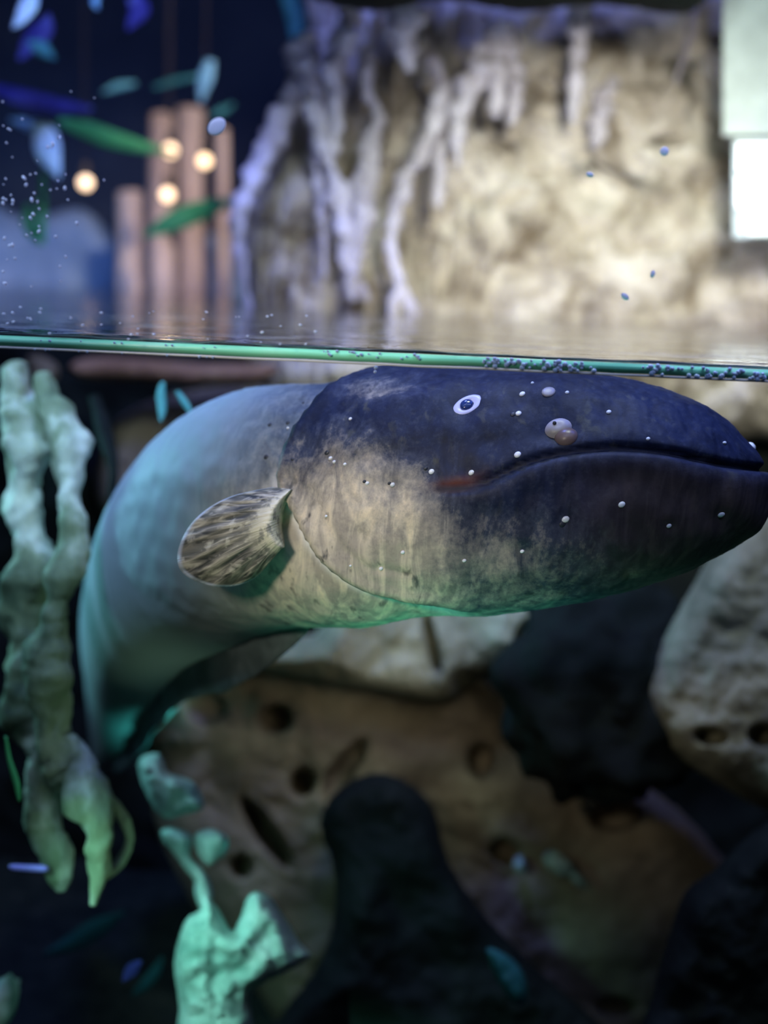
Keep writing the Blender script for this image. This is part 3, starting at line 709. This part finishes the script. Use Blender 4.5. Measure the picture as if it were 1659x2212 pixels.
attrs = {'crease': mirror(np.exp(-((gs + 2) / 5.0) ** 2) * gfade * headmask), 'pale': mirror(pale), 'jaw': mirror(jaw), 'rim': mirror(rim), 'mouth': mirror(mo), 'red': mirror(red), 'headness': mirror(blend * (1 - (0.22 * sstep(-2, 12, gs) + 0.78 * sstep(10, 230, gs)) * (1 - sstep(1000, 1090, Y))))}
V = [tuple(p) for p in RV.reshape(-1, 3)]
Fc = []
for i in range(NR - 1):
    for k in range(NS):
        k2 = (k + 1) % NS; Fc.append((i * NS + k, i * NS + k2, (i + 1) * NS + k2, (i + 1) * NS + k))
V.append(tuple(RV[0].mean(0))); V.append(tuple(RV[-1].mean(0)))
for k in range(NS):
    k2 = (k + 1) % NS; Fc.append((len(V) - 2, k2, k)); Fc.append((len(V) - 1, (NR - 1) * NS + k, (NR - 1) * NS + k2))

# skin
M_skin, nt, p = mat_new('eel_skin')
def attr(name):
    a = nt.nodes.new('ShaderNodeAttribute'); a.attribute_name = name; return a.outputs['Fac']
def mth(op, a, b=None, clamp=False):
    n = nt.nodes.new('ShaderNodeMath'); n.operation = op; n.use_clamp = clamp
    for k, v in enumerate((a, b)):
        if v is None: continue
        if isinstance(v, (int, float)): n.inputs[k].default_value = v
        else: nt.links.new(v, n.inputs[k])
    return n.outputs[0]
nz = tnoise(nt, 60, 9, 0.72, 0.8, (1, 1, 0.45)); fine = tnoise(nt, 420, 4, 0.7)
pl = mth('ADD', attr('pale'), mth('MULTIPLY', mth('SUBTRACT', nz, 0.5), mth('MULTIPLY', attr('headness'), 1.35)), True)
pl = mth('ADD', pl, mth('MULTIPLY', mth('SUBTRACT', fine, 0.5), mth('MULTIPLY', attr('headness'), 0.7)), True)
skin = ramp(nt, pl, [(0.0, (0.008, 0.014, 0.046)), (0.25, (0.038, 0.048, 0.085)), (0.6, (0.27, 0.25, 0.235)), (1.0, (0.60, 0.52, 0.41))])
bodyc = ramp(nt, attr('pale'), [(0.2, (0.24, 0.30, 0.38)), (0.75, (0.28, 0.34, 0.31))])
skin = mixrgb(nt, attr('headness'), bodyc, skin)
spot = ramp(nt, tnoise(nt, 190, 3, 0.55, 0.3, (1, 1, 0.6)), [(0.60, 0.0), (0.68, 0.85)])
spot = mth('MULTIPLY', spot, mth('MULTIPLY', attr('headness'), ramp(nt, tnoise(nt, 30, 2), [(0.4, 0.2), (0.6, 1.0)])))
skin = mixrgb(nt, spot, skin, (0.05, 0.055, 0.06))
skin = mixrgb(nt, mth('MULTIPLY', attr('jaw'), 0.75), skin, (0.075, 0.055, 0.046))
streak = ramp(nt, tnoise(nt, 150, 4, 0.6, 1.2, (1, 1, 0.2)), [(0.42, (0.62, 0.63, 0.68)), (0.56, (1.0, 1.0, 1.0)), (0.68, (1.25, 1.2, 1.12))])
skin = mixrgb(nt, attr('headness'), skin, mixrgb(nt, 1.0, skin, streak, 'MULTIPLY'))
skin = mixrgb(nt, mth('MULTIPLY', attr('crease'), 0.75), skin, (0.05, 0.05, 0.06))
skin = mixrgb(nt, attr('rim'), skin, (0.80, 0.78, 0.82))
skin = mixrgb(nt, mth('MULTIPLY', attr('red'), 0.8), skin, (0.13, 0.035, 0.022))
skin = mixrgb(nt, mth('MULTIPLY', attr('mouth'), 0.9), skin, (0.01, 0.012, 0.03))
nt.links.new(skin, p.inputs['Base Color']); p.inputs['Roughness'].default_value = 0.6; p.inputs['Specular IOR Level'].default_value = 0.25
bb = nt.nodes.new('ShaderNodeBump'); bb.inputs['Strength'].default_value = 0.35; bb.inputs['Distance'].default_value = 0.0006
nt.links.new(mth('MULTIPLY', tnoise(nt, 260, 5, 0.65), attr('headness')), bb.inputs['Height']); nt.links.new(bb.outputs[0], p.inputs['Normal'])

eel = empty('electric_eel', at(800, 1100, .38)); tag(eel, 'large slate blue eel with pale cheek resting just under the water surface, head right', 'eel')
eb = link('body', V, Fc, M_skin, eel)
for nm, A in attrs.items():
    at_ = eb.data.attributes.new(nm, 'FLOAT', 'POINT'); vals = np.append(A.reshape(-1), [A[0].mean(), A[-1].mean()]).astype(np.float32)
    at_.data.foreach_set('value', vals)
bvh = BVHTree.FromPolygons([Vector(v) for v in V], Fc)
CAMP = CM.translation
def hit(px, py):
    d = (at(px, py, 1) - CAMP).normalized(); loc, n, i, dist = bvh.ray_cast(CAMP, d)
    if loc is None: return at(px, py, .36), -d
    if n.dot(d) > 0: n = -n
    return loc, n

def disc_stack(px, py, prof, ell=(1, 1, 0), name='x', mat=None, parent=None, seg=28, close=True):
    """lathe about the skin normal; prof = (radius px, height m)"""
    loc, n = hit(px, py); D = -(CMI @ loc).z
    vdir = (loc - CAMP).normalized(); ax = (CM.to_3x3() @ Vector((1, 0, 0))); u = (ax - n * ax.dot(n)).normalized(); v2 = n.cross(u)
    a = math.radians(ell[2]); V = []; Fc = []
    for r, h in prof:
        for k in range(seg):
            t = 2 * math.pi * k / seg; x = math.cos(t) * r * ell[0]; y = math.sin(t) * r * ell[1]
            xx = x * math.cos(a) - y * math.sin(a); yy = x * math.sin(a) + y * math.cos(a)
            V.append(loc + (u * xx + v2 * yy) * D / F + n * h)
    for i in range(len(prof) - 1):
        for k in range(seg):
            k2 = (k + 1) % seg; Fc.append((i * seg + k, i * seg + k2, (i + 1) * seg + k2, (i + 1) * seg + k))
    Fc.append(tuple(range(seg))[::-1]); Fc.append(tuple((len(prof) - 1) * seg + k for k in range(seg)))
    return link(name, V, Fc, mat, parent)
M_ring = plain('pale_violet_skin', (0.50, 0.52, 0.86), 0.35); M_pup = plain('dark_blue_eye', (0.02, 0.04, 0.16), 0.15)
M_nos = plain('pale_pinkish_skin', (0.36, 0.34, 0.40), 0.4); M_hole = plain('black_opening', (0.004, 0.004, 0.006), 0.5)
M_pore = plain('white_pore', (0.75, 0.78, 0.86), 0.3); M_dpore = plain('dark_pore', (0.02, 0.025, 0.04), 0.5)
eye = disc_stack(1010, 876, [(37, -0.0008), (36, 0.0002), (32, 0.0006), (26, 0.0008), (20, 0.0006), (14, 0.0001)], (1, 0.60, 28), 'eye', M_ring, eel); eye['label'] = 'pale violet ringed eye'
disc_stack(1008, 876, [(15, 0.0001), (14, 0.0009), (10, 0.0012), (5, 0.0014), (1, 0.0015)], (1.0, 0.85, 26), 'pupil', M_pup, eye)
nos = disc_stack(1206, 928, [(33, -0.0020), (31, 0.0000), (26, 0.0013), (19, 0.0022), (11, 0.0026), (5, 0.0025)], (1.05, 0.85, 20), 'nostril', M_nos, eel); nos['label'] = 'pale tubular nostril bump'
ls = disc_stack(1222, 944, [(27, -0.0015), (26, 0.0002), (21, 0.0014), (13, 0.0021), (4, 0.0024)], (1.0, 0.9, 0), 'nostril_lobe', plain('brown_skin_lobe', (0.16, 0.11, 0.10), 0.35), nos); ls['label'] = 'brown lobe under the nostril'
hn = disc_stack(1196, 920, [(4, 0.0018), (4, 0.0027), (3, 0.0028)], (1, 1, 0), 'nostril_hole', M_hole, nos)
nos2v, nos2f = tube_mesh([at(1596, 985, .366), at(1612, 974, .365), at(1622, 966, .364), at(1628, 962, .364)], [.0016, .0017, .0019, .0010], 16)
link('nostril', nos2v, nos2f, plain('white_nostril_tube', (0.78, 0.80, 0.82), 0.35), eel)['label'] = 'small white nostril tube on the far side of the snout'
for (x, y, r) in [(757, 905, 4), (714, 990, 5), (722, 998, 4), (745, 1003, 4), (793, 1044, 5), (848, 1047, 6), (932, 1019, 7), (1018, 1021, 7), (870, 1193, 5), (823, 1228, 5), (757, 1222, 3), (705, 1115, 3.5), (1128, 1191, 5), (1003, 1211, 5), (1222, 1122, 9), (1343, 1090, 8), (1445, 1136, 6), (1558, 1112, 8), (1118, 982, 8), (1120, 893, 7), (1128, 851, 7), (1185, 846, 16), (1225, 848, 5), (1315, 890, 6), (1400, 948, 5), (1565, 957, 5), (1150, 828, 4), (622, 925, 3)]:
    o = disc_stack(x, y, [(r, -0.0005), (r, 0.0001), (r * 0.75, 0.0004), (r * 0.3, 0.0005)], (1, 0.8, 30), 'sensory_pore', M_pore if r < 12 else M_nos, eel, 14)
for (x, y, r) in [(583, 917, 5), (622, 913, 5), (575, 987, 6), (632, 992, 4), (706, 978, 6), (920, 1012, 5), (787, 1040, 4), (841, 1044, 4), (1215, 1132, 8), (1108, 895, 6), (655, 870, 3)]:
    disc_stack(x, y, [(r, -0.0003), (r, 0.0001), (r * 0.8, 0.00025)], (1, 0.8, 30), 'dark_pore', M_dpore, eel, 12)

# pectoral fin
M_fin, nt, p = mat_new('fin_membrane')
a1 = nt.nodes.new('ShaderNodeAttribute'); a1.attribute_name = 'fu'; a2 = nt.nodes.new('ShaderNodeAttribute'); a2.attribute_name = 'fv'
cmb = nt.nodes.new('ShaderNodeCombineXYZ'); nt.links.new(a1.outputs['Fac'], cmb.inputs[0]); nt.links.new(a2.outputs['Fac'], cmb.inputs[1])
mp = nt.nodes.new('ShaderNodeMapping'); mp.inputs['Scale'].default_value = (3.2, 24, 1); nt.links.new(cmb.outputs[0], mp.inputs[0])
fn = nt.nodes.new('ShaderNodeTexNoise'); nt.links.new(mp.outputs[0], fn.inputs['Vector']); fn.inputs['Scale'].default_value = 1; fn.inputs['Detail'].default_value = 5; fn.inputs['Distortion'].default_value = 0.9
base = ramp(nt, fn.outputs[0], [(0.35, (0.035, 0.038, 0.032)), (0.5, (0.15, 0.145, 0.115)), (0.68, (0.46, 0.43, 0.33))])
lobe = ramp(nt, a1.outputs['Fac'], [(0.24, 1.0), (0.44, 0.0)])
base = mixrgb(nt, lobe, base, ramp(nt, tnoise(nt, 300, 4, 0.6), [(0.40, (0.22, 0.22, 0.18)), (0.52, (0.62, 0.59, 0.44))]))
mp2 = nt.nodes.new('ShaderNodeMapping'); mp2.inputs['Scale'].default_value = (10, 14, 1); nt.links.new(cmb.outputs[0], mp2.inputs[0])
vn = nt.nodes.new('ShaderNodeTexNoise'); nt.links.new(mp2.outputs[0], vn.inputs['Vector']); vn.inputs['Scale'].default_value = 1.0; vn.inputs['Detail'].default_value = 4
base = mixrgb(nt, ramp(nt, vn.outputs[0], [(0.57, 0.0), (0.66, 0.55)]), base, (0.55, 0.53, 0.42))
rimf = ramp(nt, a1.outputs['Fac'], [(0.955, 0.0), (0.98, 0.8)])
base = mixrgb(nt, rimf, base, (0.45, 0.52, 0.60))
nt.links.new(base, p.inputs['Base Color']); p.inputs['Roughness'].default_value = 0.5; bump(nt, p, fn.outputs[0], 0.5, 0.0015)
fo = catmull([(590, 1052), (548, 1060), (500, 1072), (455, 1094), (418, 1125), (394, 1162), (383, 1200), (390, 1232), (418, 1253), (458, 1266), (505, 1266), (545, 1252), (572, 1228), (590, 1195)], 6)
fb0, fb1 = np.array((640, 1058.)), np.array((618, 1180.))
V = []; Fc = []; fu = []; fv = []; nU = 46; nV = len(fo)
for side in (0, 1):
    for i in range(nU):
        u = i / (nU - 1)
        for j in range(nV):
            t = j / (nV - 1); base_p = fb0 * (1 - t) + fb1 * t
            q = base_p * (1 - u) + np.array(fo[j][:2]) * u
            bulge = 4 * t * (1 - t)
            D = 0.357 + 0.034 * max(0, 1 - u / 0.22) ** 2 - 0.004 * math.sin(math.pi * min(u, 1) * 0.9) * bulge + 0.006 * u * u
            D -= 0.0040 * math.exp(-((u - 0.12) / 0.18) ** 2) * bulge           # fleshy lobe
            D += 0.00055 * math.sin(t * 62 + 1.2 * math.sin(u * 5)) * sstep(0.3, 0.8, u)
            D += side * (0.0004 + 0.0016 * (1 - u)) * (1 if 0 < j < nV - 1 and i < nU - 1 else 0.3)
            V.append(at(q[0], q[1], D)); fu.append(u); fv.append(t)
n = nU * nV
for s in (0, 1):
    for i in range(nU - 1):
        for j in range(nV - 1):
            a = s * n + i * nV + j; qd = (a, a + 1, a + nV + 1, a + nV); Fc.append(qd if s == 0 else qd[::-1])
for j in range(nV - 1):
    a = (nU - 1) * nV + j; Fc.append((a, a + 1, a + 1 + n, a + n)); a = j; Fc.append((a, a + n, a + 1 + n, a + 1))
for i in range(nU - 1):
    a = i * nV; Fc.append((a, a + nV, a + nV + n, a + n)); a = i * nV + nV - 1; Fc.append((a, a + n, a + nV + n, a + nV))
pf = link('pectoral_fin', V, Fc, M_fin, eel); pf['label'] = 'rounded dark grey pectoral fin with pale streaks'
for nm, vals in (('fu', fu), ('fv', fv)):
    q = pf.data.attributes.new(nm, 'FLOAT', 'POINT'); q.data.foreach_set('value', np.array(vals, np.float32))

# belly (anal) fin: long ribbon under the body
M_afin = rockmat('belly_fin_skin', (0.08, 0.11, 0.11), (0.14, 0.19, 0.19), (0.22, 0.28, 0.28), 60, rough=0.5, bs=0.4, bd=0.001)
V = []; Fc = []; rows = []
kb = NS // 2
r0, r1 = 22 * 1, 22 * 9 - 4
for i in range(r0, r1):
    c = RV[i].mean(0); b = RV[i, kb]; d = (b - c) / np.linalg.norm(b - c)
    t = (i - r0) / (r1 - r0)
    ln = (0.012 + 0.010 * float(sstep(22 * 5, 22 * 7.5, i))) * math.sin(math.pi * min(1, 0.12 + t * 0.88)) ** 0.6 * (1 + 0.03 * math.sin(i * 0.35))
    fr = RV[i, kb - 8]; sd = fr - b; sd = sd / (np.linalg.norm(sd) + 1e-9)
    wv = 0.0006 * math.sin(i * 0.25)
    for s, w_ in ((0.0, 0.0030), (0.35, .0014), (0.7, .0009), (1.0, .0005)):
        pz = b - d * 0.003 * (1 - s) + d * ln * s + sd * wv * s
        V.append(pz + sd * w_); V.append(pz - sd * w_)
m = 8; nrow = r1 - r0
for i in range(nrow - 1):
    for s in range(3):
        a = i * m + 2 * s; Fc.append((a, a + 2, a + 2 + m, a + m)); a += 1; Fc.append((a, a + m, a + 2 + m, a + 2))
    a = i * m + 6; Fc.append((a, a + 1, a + 1 + m, a + m)); a = i * m; Fc.append((a, a + m, a + m + 1, a + 1))
link('belly_fin', V, Fc, M_afin, eel)['label'] = 'long grey ribbon fin under the belly'

# ---------------------------------------------------------------- bubbles and drops
def sphere_me(name, r, mat, seg=12):
    bm = bmesh.new(); bmesh.ops.create_uvsphere(bm, u_segments=seg, v_segments=seg * 2 // 3, radius=r)
    me = bpy.data.meshes.new(name); bm.to_mesh(me); bm.free(); me.materials.append(mat)
    me.polygons.foreach_set('use_smooth', [True] * len(me.polygons)); return me
M_bub, nt, p = mat_new('air_bubble')
lw = nt.nodes.new('ShaderNodeLayerWeight'); lw.inputs[0].default_value = 0.45
c = ramp(nt, lw.outputs['Facing'], [(0.1, (0.25, 0.36, 0.50)), (0.5, (0.60, 0.66, 0.95)), (0.8, (0.85, 0.90, 1.0))])
nt.links.new(c, p.inputs['Base Color']); p.inputs['Roughness'].default_value = 0.08; p.inputs['Transmission Weight'].default_value = 0.1
bme = sphere_me('bubble', 1, M_bub, 14)
def contact_z(px, off=0):  # point on the inner glass at world z for a picture column
    a = at(px, 700, 1) ; b = at(px, 900, 1); o = CAMP
    best = None
    for k in range(0, 400):
        d = at(px, 600 + k, 1) - o; t = (GY - o.y) / d.y; q = o + d * t
        if q.z <= off: return q
    return q
xs = []
def bub(px, z, r, lab, grp):
    q = contact_z(px); o = bpy.data.objects.new('bubble', bme); COL.objects.link(o)
    o.location = (q.x, GY + 0.0004 + r, z); o.scale = (r, r, r); tag(o, lab, 'bubble', grp)
G1 = 'bubbles along the right half of the waterline'; L1 = 'tiny air bubble in the dense row along the right half of the waterline'
for k in range(115):
    px = random.uniform(1040, 1290) if k < 62 else random.uniform(1370, 1659)
    bub(px, -random.uniform(0.0, 0.0026), random.uniform(0.00035, 0.00075), L1, G1)
for k in range(22): bub(random.uniform(695, 945), -random.uniform(-0.0002, 0.0012), random.uniform(0.00025, 0.0005), 'tiny air bubble above the eel back on the green waterline', 'bubbles on the waterline above the eel back')
for k in range(22): bub(random.choice([80, 105, 175, 260, 365, 440, 448, 460]) + random.gauss(0, 8), -random.choice([0.0003, 0.0006, 0.0032]), random.uniform(0.0002, 0.0004), 'tiny air bubble at the left end of the waterline', 'bubbles at the left end of the waterline')
q = contact_z(813); bub(813, -0.0040, 0.00055, 'bubble just below the waterline over the eel gill, upper of two', None); bub(812, -0.0052, 0.00045, 'bubble just below the waterline over the eel gill, lower of two', None)

M_dropl = plain('bright_droplet', (0.75, 0.80, 0.95), 0.15)
dme = sphere_me('water_droplet', 1, M_dropl, 12)
def drop(px, py, rx, ry, rot, lab, grp):
    o_ = CAMP; d = at(px, py, 1) - o_; t = (GY - 0.0072 - o_.y) / d.y; q = o_ + d * t
    o = bpy.data.objects.new('water_droplet', dme); COL.objects.link(o)
    s = (q - o_).length / F
    o.location = q; o.scale = (rx * s, 0.0006, ry * s); o.rotation_euler = (0, R(rot), 0); tag(o, lab, 'droplet', grp)
drop(1350, 641, 10, 6, 35, 'oval water droplet on the glass low at the right', None)
drop(1435, 327, 9, 9, 0, 'round water droplet on the glass near the lit window', None)
drop(1274, 377, 8, 5, 15, 'small oval droplet on the glass over the rock crack', None)
drop(468, 273, 21, 15, -42, 'large pale violet oval droplet on the glass near the lamps', None)
drop(1410, 592, 5, 8, 10, 'small dark speck on the glass above the low oval droplet', None)
for k in range(70):
    px = abs(random.gauss(0, 1)) * 90 + 5; py = random.gauss(430, 110)
    if py > 700 or px > 300: continue
    r = random.uniform(1.2, 3.2)
    drop(px, py, r, r * random.uniform(.8, 1.8), random.uniform(-40, 40), 'tiny water speck scattered on the glass at the left', 'specks on the left glass')
for k in range(40):
    px = random.uniform(0, 700); py = random.uniform(655, 725)
    r = random.uniform(1.2, 2.6)
    drop(px, py + px * 0.03, r * 1.6, r, random.uniform(-20, 20), 'tiny water fleck on the glass just above the left waterline', 'flecks above the left waterline')
